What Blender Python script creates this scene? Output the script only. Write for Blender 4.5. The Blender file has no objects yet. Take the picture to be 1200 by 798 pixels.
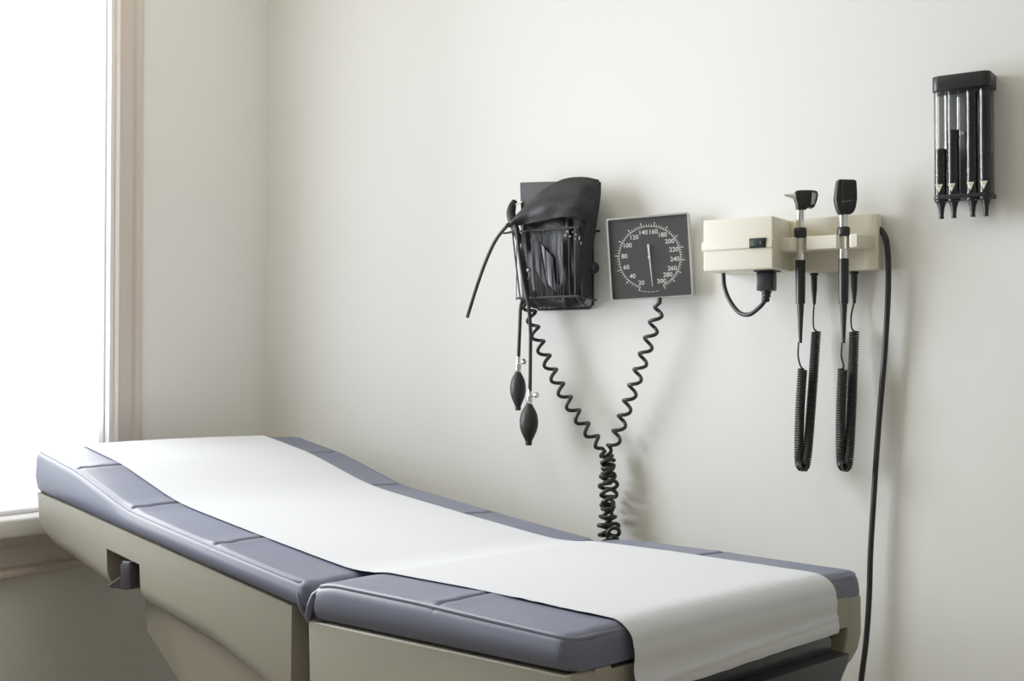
import bpy, bmesh, math, random
from mathutils import Vector, Matrix, noise
random.seed(7)
R = math.radians
C = bpy.context.scene.collection

# ------------------------------------------------------------------ camera
F, PITCH, YAW, H = 1400.0, .019, .584, 1.125
D = 2.35                                   # camera to the back wall
cy_, sy_, cp_, sp_ = math.cos(YAW), math.sin(YAW), math.cos(PITCH), math.sin(PITCH)
FW = Vector((-sy_*cp_, cy_*cp_, sp_)); RT = Vector((cy_, sy_, 0)); UP = RT.cross(FW)
EYE = Vector((0, 0, H))
cd = bpy.data.cameras.new('camera'); cam = bpy.data.objects.new('camera', cd); C.objects.link(cam)
cam.location = EYE; cam.rotation_euler = (math.pi/2+PITCH, 0, YAW)
cd.sensor_width = 36; cd.lens = F/1200*36; cd.clip_start = .02
bpy.context.scene.camera = cam

def ray(px, py): return FW + RT*((px-600)/F) - UP*((py-399)/F)
def wp(px, py, dy=0.0):                    # measured point standing dy in front of the back wall
    d = ray(px, py); return EYE + d*((D-dy)/d.y)
def on_left(px, py, x):
    d = ray(px, py); return EYE + d*(x/d.x)
XL = wp(313, 300).x                        # the left wall

# ------------------------------------------------------------------ materials
def mat(name, col, rough=.5, metal=0, bump=0, bscale=50, spec=.5, var=0, coat=0, vscale=6, sheen=0):
    m = bpy.data.materials.new(name); m.use_nodes = True
    nt = m.node_tree; b = nt.nodes['Principled BSDF']
    b.inputs['Base Color'].default_value = (*col, 1); b.inputs['Roughness'].default_value = rough
    b.inputs['Metallic'].default_value = metal; b.inputs['Specular IOR Level'].default_value = spec
    b.inputs['Coat Weight'].default_value = coat
    b.inputs['Sheen Weight'].default_value = sheen
    tc = nt.nodes.new('ShaderNodeTexCoord')
    if var:
        n = nt.nodes.new('ShaderNodeTexNoise'); n.inputs['Scale'].default_value = vscale; n.inputs['Detail'].default_value = 4
        mx = nt.nodes.new('ShaderNodeMix'); mx.data_type = 'RGBA'
        mx.inputs['A'].default_value = (*[c*(1-var) for c in col], 1); mx.inputs['B'].default_value = (*[min(1, c*(1+var)) for c in col], 1)
        nt.links.new(tc.outputs['Object'], n.inputs['Vector']); nt.links.new(n.outputs['Fac'], mx.inputs['Factor'])
        nt.links.new(mx.outputs['Result'], b.inputs['Base Color'])
    if bump:
        n = nt.nodes.new('ShaderNodeTexNoise'); n.inputs['Scale'].default_value = bscale; n.inputs['Detail'].default_value = 5
        bp = nt.nodes.new('ShaderNodeBump'); bp.inputs['Strength'].default_value = bump; bp.inputs['Distance'].default_value = .002
        nt.links.new(tc.outputs['Object'], n.inputs['Vector']); nt.links.new(n.outputs['Fac'], bp.inputs['Height'])
        nt.links.new(bp.outputs['Normal'], b.inputs['Normal'])
    return m

def clear(name, tint, gloss=.06, rough=.03):
    m = bpy.data.materials.new(name); m.use_nodes = True
    nt = m.node_tree; nt.nodes.clear()
    out = nt.nodes.new('ShaderNodeOutputMaterial'); mx = nt.nodes.new('ShaderNodeMixShader')
    t = nt.nodes.new('ShaderNodeBsdfTransparent'); g = nt.nodes.new('ShaderNodeBsdfGlossy')
    fr = nt.nodes.new('ShaderNodeFresnel'); fr.inputs['IOR'].default_value = 1.45
    mt = nt.nodes.new('ShaderNodeMath'); mt.operation = 'MULTIPLY_ADD'; mt.inputs[1].default_value = .8; mt.inputs[2].default_value = gloss
    t.inputs['Color'].default_value = (*tint, 1); g.inputs['Roughness'].default_value = rough
    nt.links.new(fr.outputs[0], mt.inputs[0]); nt.links.new(mt.outputs[0], mx.inputs[0])
    nt.links.new(t.outputs[0], mx.inputs[1]); nt.links.new(g.outputs[0], mx.inputs[2]); nt.links.new(mx.outputs[0], out.inputs[0])
    return m

M = dict(
    wall=mat('wall_paint', (.765, .76, .728), .75, bump=.06, bscale=180, var=.012, spec=.25),
    ceil=mat('ceiling_paint', (.8, .78, .74), .9, spec=.2, var=.01),
    floor=mat('floor_vinyl', (.50, .46, .40), .5, var=.12, vscale=9),
    trim=mat('taupe_trim_paint', (.57, .50, .455), .45, bump=.03, bscale=60, var=.02),
    jamb=mat('white_window_paint', (.78, .76, .75), .4, var=.01),
    vinyl=mat('slate_blue_vinyl', (.155, .165, .225), .44, bump=.10, bscale=420, var=.05, spec=.28),
    piping=mat('slate_blue_piping', (.165, .174, .235), .48, bump=.05, bscale=300, var=.04, spec=.28),
    shell=mat('beige_moulded_plastic', (.315, .295, .243), .5, bump=.08, bscale=500, var=.02),
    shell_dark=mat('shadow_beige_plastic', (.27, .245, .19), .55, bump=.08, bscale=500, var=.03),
    drawer=mat('charcoal_plastic', (.028, .028, .034), .38, bump=.06, bscale=400, var=.05),
    lever=mat('charcoal_lever_plastic', (.035, .034, .041), .4, bump=.05, bscale=400, var=.05),
    paper=mat('white_paper', (.64, .65, .685), .8, bump=.22, bscale=38, var=.01, spec=.15),
    black=mat('black_plastic', (.016, .016, .018), .38, bump=.05, bscale=300, var=.1),
    rubber=mat('black_rubber', (.022, .022, .023), .48, bump=.06, bscale=500, var=.1),
    cord=mat('black_cord_jacket', (.020, .020, .021), .45, bump=.04, bscale=500, var=.1),
    nylon=mat('black_nylon', (.017, .017, .020), .5, bump=.4, bscale=160, var=.2, spec=.35),
    board=mat('dark_grey_nylon', (.028, .028, .030), .6, bump=.2, bscale=260, var=.12),
    lining=mat('purplish_grey_nylon', (.062, .059, .078), .5, bump=.3, bscale=120, var=.2),
    wire=mat('black_coated_wire', (.018, .018, .019), .4, var=.1),
    chrome=mat('chrome', (.78, .78, .79), .14, metal=1, var=.02),
    steel=mat('brushed_steel', (.66, .65, .63), .28, metal=1, bump=.03, bscale=300),
    cream=mat('cream_plastic', (.74, .70, .575), .42, bump=.03, bscale=300, var=.01),
    dial=mat('dark_grey_dial', (.058, .060, .063), .5, var=.06),
    bezel=mat('silver_grey_bezel', (.46, .47, .47), .35, metal=.3, var=.03),
    case=mat('dark_gauge_case', (.05, .05, .052), .5, var=.06),
    white=mat('white_print', (.62, .62, .61), .6, var=.01),
    faint=mat('faint_print', (.33, .33, .33), .6, var=.2, vscale=400),
    glyph=mat('grey_print', (.20, .22, .22), .6, var=.01),
    switch=mat('black_switch', (.018, .026, .026), .35, var=.05),
    plate=mat('grey_backplate', (.17, .17, .165), .45, bump=.04, bscale=200, var=.05),
    specula=mat('black_specula', (.016, .015, .019), .3, var=.15),
    tag=mat('cream_label', (.66, .64, .52), .5, var=.04),
    tagmark=mat('olive_label_print', (.25, .24, .13), .6, var=.04),
    lens=mat('dark_lens', (.01, .01, .012), .08, var=.05, spec=.8),
    window=mat('pale_lens', (.36, .37, .38), .12, var=.05, spec=.8),
    glass=clear('window_glass', (.97, .98, .98), .02),
    acrylic=clear('clear_acrylic', (.92, .92, .93), .02, .10),
    light=mat('lamp_housing', (.8, .8, .78), .5, var=.01),
)

# ------------------------------------------------------------------ mesh helpers
def inv_of(o):
    m = Matrix.Identity(4)
    while o is not None:
        m = o.matrix_basis @ m; o = o.parent
    return m.inverted()

class MB:
    def __init__(s): s.v = []; s.f = []
    def add(s, vs, fs):
        b = len(s.v); s.v += [Vector(p) for p in vs]; s.f += [tuple(b+i for i in f) for f in fs]; return s
    def bm(s, bm):
        bm.verts.index_update(); return s.add([v.co.copy() for v in bm.verts], [[v.index for v in f.verts] for f in bm.faces])
    def box(s, a, b, bev=0, seg=2, m=None):
        bm = bmesh.new(); bmesh.ops.create_cube(bm, size=1)
        a, b = Vector(a), Vector(b); c = (a+b)/2; d = b-a
        for v in bm.verts: v.co = Vector((v.co.x*d.x, v.co.y*d.y, v.co.z*d.z)) + c
        if bev: bmesh.ops.bevel(bm, geom=bm.edges[:], offset=bev, segments=seg, affect='EDGES', profile=.5)
        if m is not None: bm.transform(m)
        s.bm(bm); bm.free(); return s
    def prism(s, poly, d0, d1, axes='xz', bev=0, seg=2, m=None):
        """extrude a polygon given in two axes along the third"""
        bm = bmesh.new()
        def P(p, d):
            return {'xz': (p[0], d, p[1]), 'yz': (d, p[0], p[1]), 'xy': (p[0], p[1], d)}[axes]
        A = [bm.verts.new(P(p, d0)) for p in poly]; B = [bm.verts.new(P(p, d1)) for p in poly]
        n = len(poly)
        fa = bm.faces.new(A); fb = bm.faces.new(B[::-1])
        for i in range(n): bm.faces.new((A[(i+1) % n], A[i], B[i], B[(i+1) % n]))
        bmesh.ops.recalc_face_normals(bm, faces=bm.faces[:])
        if bev:
            bmesh.ops.bevel(bm, geom=list({e for f in (fa, fb) for e in f.edges}), offset=bev, segments=seg, affect='EDGES', profile=.5)
        if m is not None: bm.transform(m)
        s.bm(bm); bm.free(); return s
    def tube(s, path, r, n=10, cap=True):
        path = [Vector(p) for p in path]; k = len(path)
        rs = r if isinstance(r, (list, tuple)) else [r]*k
        T = [(path[min(i+1, k-1)]-path[max(i-1, 0)]).normalized() for i in range(k)]
        a = Vector((0, 0, 1)) if abs(T[0].z) < .9 else Vector((1, 0, 0))
        N = (a - T[0]*a.dot(T[0])).normalized()
        vs = []; fs = []
        for i in range(k):
            N = (N - T[i]*N.dot(T[i])).normalized(); B = T[i].cross(N)
            for j in range(n):
                t = 2*math.pi*j/n; vs.append(path[i] + (N*math.cos(t)+B*math.sin(t))*rs[i])
        for i in range(k-1):
            for j in range(n):
                j2 = (j+1) % n; fs.append((i*n+j, i*n+j2, (i+1)*n+j2, (i+1)*n+j))
        if cap: fs.append(tuple(range(n))[::-1]); fs.append(tuple((k-1)*n+j for j in range(n)))
        return s.add(vs, fs)
    def lathe(s, prof, base, axis, n=24):
        """prof: (distance along axis, radius)"""
        base, axis = Vector(base), Vector(axis).normalized()
        return s.tube_exact([base+axis*p[0] for p in prof], [max(p[1], 1e-5) for p in prof], axis, n)
    def tube_exact(s, path, rs, axis, n):
        a = Vector((0, 0, 1)) if abs(axis.z) < .9 else Vector((1, 0, 0))
        N = (a-axis*a.dot(axis)).normalized(); B = axis.cross(N); vs = []; fs = []; k = len(path)
        for i in range(k):
            for j in range(n):
                t = 2*math.pi*j/n; vs.append(path[i]+(N*math.cos(t)+B*math.sin(t))*rs[i])
        for i in range(k-1):
            for j in range(n):
                j2 = (j+1) % n; fs.append((i*n+j, i*n+j2, (i+1)*n+j2, (i+1)*n+j))
        fs.append(tuple(range(n))[::-1]); fs.append(tuple((k-1)*n+j for j in range(n)))
        return s.add(vs, fs)
    def loft(s, secs, closed=True, cap=True):
        n = len(secs[0]); vs = [p for q in secs for p in q]; fs = []
        for i in range(len(secs)-1):
            for j in range(n if closed else n-1):
                j2 = (j+1) % n; fs.append((i*n+j, i*n+j2, (i+1)*n+j2, (i+1)*n+j))
        if cap and closed: fs.append(tuple(range(n))[::-1]); fs.append(tuple((len(secs)-1)*n+j for j in range(n)))
        return s.add(vs, fs)
    def sheet(s, grid, thick):
        """grid of points [i][j] -> thin closed sheet (thickness along approximate normals)"""
        a, b = len(grid), len(grid[0]); N = []
        for i in range(a):
            row = []
            for j in range(b):
                du = Vector(grid[min(i+1, a-1)][j])-Vector(grid[max(i-1, 0)][j]); dv = Vector(grid[i][min(j+1, b-1)])-Vector(grid[i][max(j-1, 0)])
                row.append(du.cross(dv).normalized())
            N.append(row)
        vs = [Vector(grid[i][j])+N[i][j]*thick/2 for i in range(a) for j in range(b)] + [Vector(grid[i][j])-N[i][j]*thick/2 for i in range(a) for j in range(b)]
        o = a*b; fs = []
        for i in range(a-1):
            for j in range(b-1):
                q = (i*b+j, i*b+j+1, (i+1)*b+j+1, (i+1)*b+j); fs.append(q); fs.append(tuple(o+x for x in q[::-1]))
        rim = [j for j in range(b)] + [i*b+b-1 for i in range(1, a)] + [(a-1)*b+j for j in range(b-2, -1, -1)] + [i*b for i in range(a-2, 0, -1)]
        for k in range(len(rim)):
            x, y = rim[k], rim[(k+1) % len(rim)]; fs.append((y, x, o+x, o+y))
        return s.add(vs, fs)
    def build(s, name, m, parent=None, sharp=38, world=True, flat=False):
        me = bpy.data.meshes.new(name)
        vs = s.v
        if parent is not None and world:
            w = inv_of(parent); vs = [w @ p for p in vs]
        me.from_pydata([tuple(p) for p in vs], [], s.f); me.update()
        bm = bmesh.new(); bm.from_mesh(me); bmesh.ops.recalc_face_normals(bm, faces=bm.faces[:]); bm.to_mesh(me); bm.free()
        me.materials.append(m)
        if not flat: me.shade_smooth(); me.set_sharp_from_angle(angle=R(sharp))
        o = bpy.data.objects.new(name, me); C.objects.link(o)
        if parent is not None: o.parent = parent
        return o

def tag(o, label=None, cat=None, group=None, kind=None):
    for k, v in (('label', label), ('category', cat), ('group', group), ('kind', kind)):
        if v: o[k] = v
    return o
def empty(name, loc, label=None, cat=None, group=None, kind=None, rotz=0, m=None):
    o = bpy.data.objects.new(name, None); C.objects.link(o); o.empty_display_size = .05
    if m is not None: o.matrix_basis = m
    else: o.location = loc; o.rotation_euler = (0, 0, rotz)
    o.matrix_basis  # evaluated from loc/rot
    return tag(o, label, cat, group, kind)

def spline(pts, n=12):
    """Catmull-Rom through the points"""
    P = [Vector(p) for p in pts]; out = []
    Q = [P[0]*2-P[1]] + P + [P[-1]*2-P[-2]]
    for i in range(1, len(Q)-2):
        a, b, c, d = Q[i-1], Q[i], Q[i+1], Q[i+2]
        for k in range(n):
            t = k/n; out.append(.5*((2*b)+(c-a)*t+(2*a-5*b+4*c-d)*t*t+(3*b-a-3*c+d)*t**3))
    out.append(P[-1]); return out
def resample(path, step):
    out = [path[0]]; acc = 0
    for a, b in zip(path, path[1:]):
        L = (b-a).length; 
        while L > 0 and acc+L >= step:
            t = (step-acc)/L; a = a.lerp(b, t); out.append(a.copy()); L = (b-a).length; acc = 0
        acc += L
    return out
def coil(path, radius, pitch, seg=12, phase=0, ramp=.0, rfun=None):
    """helix winding around a path"""
    p = resample(path, pitch/seg); k = len(p); out = []
    T = [(p[min(i+1, k-1)]-p[max(i-1, 0)]).normalized() for i in range(k)]
    a = Vector((1, 0, 0)); N = (a-T[0]*a.dot(T[0])).normalized()
    for i in range(k):
        N = (N-T[i]*N.dot(T[i])).normalized(); B = T[i].cross(N)
        t = 2*math.pi*i/seg+phase; e = 1
        if ramp: e = min(1, i/ramp, (k-1-i)/ramp)
        r = radius*(rfun(i/(k-1)) if rfun else 1)*e
        out.append(p[i]+(N*math.cos(t)+B*math.sin(t))*r)
    return out
def lerp_prof(pts, x, sm=0):
    def L(x):
        if x <= pts[0][0]: return pts[0][1]
        for (a, b), (c, d) in zip(pts, pts[1:]):
            if x <= c: return b+(d-b)*(x-a)/(c-a)
        return pts[-1][1]
    if not sm: return L(x)
    return sum(L(x+sm*k/4) for k in range(-4, 5))/9

# ------------------------------------------------------------------ room
XR, YF, ZC, TH = 2.6, -2.0, 2.62, .14
def struct(name, mb, m, **k):
    return tag(mb.build(name, m, **k), kind='structure')
struct('wall_back', MB().box((XL-TH, D, -.1), (XR+TH, D+TH, ZC+.1)), M['wall'], flat=True)
struct('wall_right', MB().box((XR, YF, -.1), (XR+TH, D, ZC+.1)), M['wall'], flat=True)
struct('wall_front', MB().box((XL-TH, YF-TH, -.1), (XR+TH, YF, ZC+.1)), M['wall'], flat=True)
struct('floor', MB().box((XL, YF, -.1), (XR, D, 0)), M['floor'], flat=True)
struct('ceiling', MB().box((XL, YF, ZC), (XR, D, ZC+.1)), M['ceil'], flat=True)
# window geometry on the left wall
wy1 = on_left(139, 300, XL+.02).y          # inner edge of the casing
wyo = on_left(163.5, 300, XL+.005).y         # outer edge of the casing
wy0 = wy1-.80
zs = on_left(0, 606, XL+.0).z                # sill top
zsb = on_left(0, 634, XL+.05).z              # sill underside
zab = on_left(0, 681, XL+.02).z              # apron bottom
wz1 = 2.28
struct('wall_left', MB().box((XL-TH, YF, -.1), (XL, wy0, ZC+.1)).box((XL-TH, wy1, -.1), (XL, D, ZC+.1))
       .box((XL-TH, wy0, -.1), (XL, wy1, zsb)).box((XL-TH, wy0, wz1), (XL, wy1, ZC+.1)), M['wall'], flat=True)
bb = MB()
struct('baseboard_back', MB().box((XL+.016, D-.014, 0), (XR-.016, D, .1), .004), M['trim'])
struct('baseboard_left', MB().box((XL, YF, 0), (XL+.014, D, .1), .004), M['trim'])

win = empty('window_1', (XL, (wy0+wy1)/2, zs), kind='structure')
cw = wyo-wy1
def casing_prof(flip):                      # moulded casing section: (across, out)
    return [(0, 0), (0, .010), (.06, .016), (.14, .016), (.20, .011), (.62, .013), (.70, .020), (.80, .024), (.93, .024), (1, .018), (1, 0)]
def casing(y_in, sgn, z0, z1):
    mb = MB()
    secs = [[(XL+q[1], y_in+sgn*q[0]*cw, z) for q in casing_prof(0)] for z in (z0, z1)]
    return mb.loft(secs)
casing(wy1, 1, zs, wz1+cw).build('casing', M['trim'], win, sharp=20)
casing(wy0, -1, zs, wz1+cw).build('casing', M['trim'], win, sharp=20)
MB().loft([[(XL+q[1], y, wz1+q[0]*cw) for q in casing_prof(0)] for y in (wy0, wy1)]).build('casing', M['trim'], win, sharp=20)
# sill and moulded apron
MB().box((XL-.09, wy0-cw-.03, zsb), (XL+.045, wyo+.02, zs), .008, 3).build('sill', M['jamb'], win)
h = zsb-zab
ap = [(0, 0), (.016, 0), (.022, .06*h), (.022, .12*h), (.012, .20*h), (.012, .26*h), (.016, .30*h), (.016, .72*h), (.022, .78*h), (.028, .86*h), (.034, .94*h), (.034, h), (0, h)]
MB().loft([[(XL+q[0], y, zab+q[1]) for q in ap] for y in (wy0-cw, wyo)]).build('apron', M['trim'], win, sharp=20)
# jamb lining, stop bead and sash
j = MB()
for ys, yt in ((wy1, wy1-.012), (wy0, wy0+.012)):
    j.box((XL-TH, min(ys, yt), zs), (XL+.004, max(ys, yt), wz1))
j.box((XL-TH, wy0, wz1-.012), (XL+.004, wy1, wz1))
j.build('jamb', M['jamb'], win)
xs = XL-.042
sh = MB()
st = .005
sh.box((xs, wy0+.012, zs+.002), (xs+.03, wy0+.012+st, wz1-.012), .004).box((xs, wy1-.012-st, zs+.002), (xs+.03, wy1-.012, wz1-.012), .004)
sh.box((xs, wy0+.012, zs), (xs+.03, wy1-.012, zs+.010), .004).box((xs, wy0+.012, wz1-.05), (xs+.03, wy1-.012, wz1-.012), .004)
sh.build('sash', M['jamb'], win)
MB().box((xs+.012, wy0+.02, zs+.02), (xs+.016, wy1-.02, wz1-.03)).build('pane', M['glass'], win, flat=True)

# ------------------------------------------------------------------ exam table
TX, TY, PSI, ZT = -.73, 1.224, -.23, .80
W_ = .66
tab = empty('exam_table', (TX, TY, 0), 'slate blue vinyl exam table with raised backrest and beige shell beneath paper sheet', 'exam table', rotz=PSI)
BT = [(-1.60, .143), (-1.39, .110), (-1.15, .050), (-.84, .017), (-.60, -.006), (-.545, -.010)]
def top_b(x): return lerp_prof(BT, x, .035)
BB = [(-1.60, .048), (-.602, -.049), (-.545, -.055)]
def top_s(x): return lerp_prof([(-.545, -.012), (-.49, -.001), (-.30, .002), (0, .001)], x, .02)
SB = [(-.55, -.064), (0, -.044)]
def seam(x, xs):
    return sum(.0055*math.exp(-((x-a)/.0045)**2) for a in xs) - sum(.0025*math.exp(-((x-a)/.03)**2) for a in xs)
def section(x, T, B, inset, dip=0):
    """cushion cross-section: bottom, bulged sides, rounded upper edge, slightly crowned top"""
    h = T-B; i = inset; r = min(.018, h*.35); pts = []
    pts.append((.010+i, B)); pts.append((.002+i, B+.10*h)); pts.append((-.003+i, B+.35*h)); pts.append((-.002+i, B+.6*h))
    for k in range(6):
        a = math.pi/2*k/5; pts.append((i-.001+r-r*math.cos(a), T-r+r*math.sin(a)-dip*(k/5)**2))
    m = 14
    y0 = i-.001+r
    for k in range(1, m):
        y = y0+(W_/2-y0)*k/m; t = (y-y0)/(W_/2-y0); pts.append((y, T-dip+.004*math.sin(t*math.pi/2)+(-.0035*math.exp(-((y-.032-i)/.006)**2))))
    mirror = [(W_-y, z) for y, z in pts[::-1]]
    pts.append((W_/2, T-dip+.004))
    return [(x, y, ZT+z) for y, z in pts+mirror]
def cushion(x0, x1, topf, botf, seams, r0, r1):
    st = []; n = int((x1-x0)/.008)
    xs_ = sorted(set([round(x0+(x1-x0)*k/n, 5) for k in range(n+1)] + [a+d for a in seams for d in (-.008, -.005, -.0025, 0, .0025, .005, .008)]
              + [x0+r0*(1-math.cos(R(9*k))) for k in range(1, 10)] + [x1-r1*(1-math.cos(R(9*k))) for k in range(1, 10)]))
    for x in xs_:
        T = topf(x); B = botf(x); ins = 0
        for xe, r in ((x0, r0), (x1, r1)):
            d = abs(x-xe)
            if r and d < r:
                q = r-math.sqrt(max(0, r*r-(r-d)**2)); T -= q*.9; ins = max(ins, q*.75)
        st.append(section(x, T, B, ins, seam(x, seams)))
    return MB().loft(st)
bc = cushion(-1.592, -.548, top_b, lambda x: lerp_prof(BB, x), [-1.395, -1.15, -.84], .010, .022)
back = bc.build('backrest_cushion', M['vinyl'], tab, sharp=60, world=False)
sc_ = cushion(-.542, .003, top_s, lambda x: lerp_prof(SB, x), [-.25], .022, .020)
seat = sc_.build('seat_cushion', M['vinyl'], tab, sharp=60, world=False)
# welted piping along the top edges
def pipe_path(x0, x1, f, y, seams, dz=-.0045, step=.012):
    n = int((x1-x0)/step); return [(x0+(x1-x0)*k/n, y, ZT+f(x0+(x1-x0)*k/n)-seam(x0+(x1-x0)*k/n, seams)*.5+dz) for k in range(n+1)]
for y, sg in ((.0052, 1), (W_-.0052, -1)):
    pp = pipe_path(-1.575, -.578, top_b, y, []) + [(-.566, y+sg*.003, ZT-.016), (-.556, y+sg*.012, ZT-.024)]
    MB().tube(pp, .0034, 8).build('piping', M['piping'], back, world=False)
pp = [(-.537, .020, ZT-.026), (-.530, .010, ZT-.017)] + pipe_path(-.518, -.020, top_s, .0052, [])
pp += [(-.012, .0062, ZT-.0042), (-.006, .0105, ZT-.0050), (-.0030, .018, ZT-.0062)]
pp += [(-.0028, .03+(W_-.06)*k/20, ZT-.0066) for k in range(21)]
pp += [(-.0030, W_-.018, ZT-.0062), (-.006, W_-.0105, ZT-.0050), (-.012, W_-.0062, ZT-.0042)] + pipe_path(-.518, -.020, top_s, W_-.0052, [])[::-1]
pp += [(-.530, W_-.010, ZT-.017), (-.537, W_-.020, ZT-.026)]
MB().tube(pp, .0034, 8).build('piping', M['piping'], seat, world=False)
# folded vinyl gusset bridging the joint between the two cushions
g = MB(); secs = []
for k in range(13):
    x = -.585+.08*k/12; t = k/12; dip = .020*math.exp(-((t-.52)/.22)**2)
    T = top_b(min(x, -.548))-.0015-dip*.7; B = -.075 if .2 < t < .8 else -.062; y0 = .006+.014*math.exp(-((t-.5)/.2)**2)-.004*math.exp(-((t-.25)/.12)**2)-.006*math.exp(-((t-.78)/.10)**2)
    secs.append([(x, y0+.012, ZT+B), (x, y0, ZT+B+.012), (x, y0-.003, ZT+(T+B)/2), (x, y0, ZT+T-.012), (x, y0+.006, ZT+T-.003), (x, y0+.02, ZT+T), (x, W_/2, ZT+T),
                 (x, W_-.02-y0, ZT+T), (x, W_-.006-y0, ZT+T-.003), (x, W_-y0, ZT+T-.012), (x, W_-y0+.003, ZT+(T+B)/2), (x, W_-y0, ZT+B+.012), (x, W_-y0-.012, ZT+B)])
g.loft(secs)
for y, s in ((.004, 1), (W_-.004, -1)):       # pinched pleat ridge
    g.tube([(-.523, y+s*.010, ZT-.012), (-.533, y-s*.002, ZT-.026), (-.540, y-s*.004, ZT-.042), (-.552, y, ZT-.060), (-.556, y+s*.004, ZT-.070)], [.003, .0055, .006, .0055, .003], 8)
    g.tube([(-.575, y+s*.006, ZT-.012), (-.572, y-s*.003, ZT-.030), (-.566, y-s*.002, ZT-.050), (-.560, y+s*.003, ZT-.066)], [.003, .005, .005, .003], 8)
g.build('vinyl_gusset', M['vinyl'], tab, sharp=60, world=False)

# beige shell under the backrest, with the handle pocket cut into its near side
def shell_top(x): return lerp_prof(BB, x)
poly = [(-1.592, .047), (-1.592, -.012), (-1.575, -.042), (-1.53, -.068), (-1.397, -.095), (-1.265, -.119), (-1.08, -.135), (-.858, -.163), (-.70, -.20), (-.60, -.235), (-.598, -.052)]
rl = .045; secs = []
inw = [(0, 0), (.25, .0), (.45, .35), (.3, .7), (.15, 1), (.1, 1), (.05, 1), (.05, 1), (.05, 1), (0, 1), (0, 0)]
def ring_at(y, e): return [(x+dx*e, y, ZT+z+dz*e) for (x, z), (dx, dz) in zip(poly, inw)]
for k in range(9):
    f_ = R(90*k/8); secs.append(ring_at(.004+rl*(1-math.cos(f_)), rl*(1-math.sin(f_))))
for k in range(8, -1, -1):
    f_ = R(90*k/8); secs.append(ring_at(W_-.004-rl*(1-math.cos(f_)), rl*(1-math.sin(f_))))
sm = MB().loft(secs)
shell = sm.build('backrest_shell', M['shell'], tab, sharp=30, world=False)
cut = MB().prism([(-1.252, ZT-.036), (-1.112, ZT-.050), (-1.100, ZT-.20), (-1.236, ZT-.20)], -.05, .075, 'xz').build('cutter', M['shell'], tab, world=False)
md = shell.modifiers.new('pocket', 'BOOLEAN'); md.object = cut; md.operation = 'DIFFERENCE'; md.solver = 'EXACT'
dg = bpy.context.evaluated_depsgraph_get(); dg.update()
nm = bpy.data.meshes.new_from_object(shell.evaluated_get(dg)); shell.modifiers.clear(); shell.data = nm
nm.shade_smooth(); nm.set_sharp_from_angle(angle=R(30))
if not nm.materials: nm.materials.append(M['shell'])
bpy.data.objects.remove(cut)
lv = MB().prism([(-1.178, ZT-.058), (-1.170, ZT-.050), (-1.143, ZT-.049), (-1.138, ZT-.056), (-1.136, ZT-.098), (-1.176, ZT-.103)], -.003, .055, 'xz', bev=.003)
lv.build('release_lever', M['lever'], tab, world=False)
lv2 = MB().prism([(-1.228, ZT-.1045), (-1.174, ZT-.081), (-1.168, ZT-.103), (-1.224, ZT-.108)], -.002, .045, 'xz', bev=.0015)
lvo = lv2.build('lever_blade', M['lever'], tab, world=False)
MB().tube([(-1.226, -.0025, ZT-.1035), (-1.176, -.0025, ZT-.0818)], .0020, 6).build('blade_highlight', M['steel'], lvo, world=False)  # highlight along the blade's top, built as a thin bright rod
# inner frame in the gap, base cabinet and plinth
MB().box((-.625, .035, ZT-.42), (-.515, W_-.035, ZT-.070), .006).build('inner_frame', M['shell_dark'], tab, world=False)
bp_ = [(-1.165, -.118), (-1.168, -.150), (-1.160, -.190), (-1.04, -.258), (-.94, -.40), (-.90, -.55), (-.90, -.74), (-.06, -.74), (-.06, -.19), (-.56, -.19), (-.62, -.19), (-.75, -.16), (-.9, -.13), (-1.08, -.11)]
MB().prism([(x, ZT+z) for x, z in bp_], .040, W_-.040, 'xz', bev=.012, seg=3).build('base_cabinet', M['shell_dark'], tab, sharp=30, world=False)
MB().box((-.88, .07, 0), (-.08, W_-.07, ZT-.735), .004).build('plinth', M['drawer'], tab, world=False)
# seat shell: two cheeks, far rail and top rail of the open foot end
ck = [(-.553, -.066), (-.30, -.0575), (-.012, -.048), (-.001, -.046), (.004, -.050), (.004, -.095), (-.002, -.120), (-.014, -.142), (-.04, -.165), (-.10, -.20), (-.53, -.24), (-.548, -.20)]
sl = MB()
for y0, y1 in ((.004, .046), (W_-.046, W_-.004)):
    tz = -.045 if y0 < .1 else -.034
    sl.prism([(x, ZT+(tz if x == -.001 else tz-.004 if (x, z) == (.004, -.050) else z)) for x, z in ck], y0, y1, 'xz', bev=.004, seg=3)
sl.prism([(.002, ZT-.050), (.002, ZT-.074), (-.05, ZT-.076), (-.05, ZT-.052)], .04, W_-.04, 'xz')
for s in (0, 1):                               # raised corner lips that hold the cushion
    zl = -.045 if s == 0 else -.034
    q = [(.044, zl), (.072, zl), (.078, zl-.012), (.078, -.080), (.044, -.080)]
    if s: q = [(W_-y, z) for y, z in q]
    sl.prism([(y, ZT+z) for y, z in q], -.012, .0036, 'yz')
sl.box((-.50, .045, ZT-.20), (-.46, W_-.045, ZT-.075))
sl.build('seat_shell', M['shell'], tab, sharp=30, world=False)
# drawers at the foot end
d1 = [(.002, -.086), (.006, -.092), (.006, -.104), (.0, -.116), (-.05, -.118), (-.42, -.118), (-.42, -.082), (-.02, -.082)]
MB().prism([(x, ZT+z) for x, z in d1], .07, .567, 'xz', bev=.003).build('drawer', M['drawer'], tab, world=False)
yz = [(.075, -.108), (.585, -.108), (.583, -.120), (.556, -.150), (.53, -.188), (.13, -.188), (.10, -.150), (.077, -.120)]
dr2 = MB().prism([(y, ZT+z-.004) for y, z in yz], -.40, .026, 'yz', bev=.004).build('drawer', M['drawer'], tab, world=False)

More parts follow.
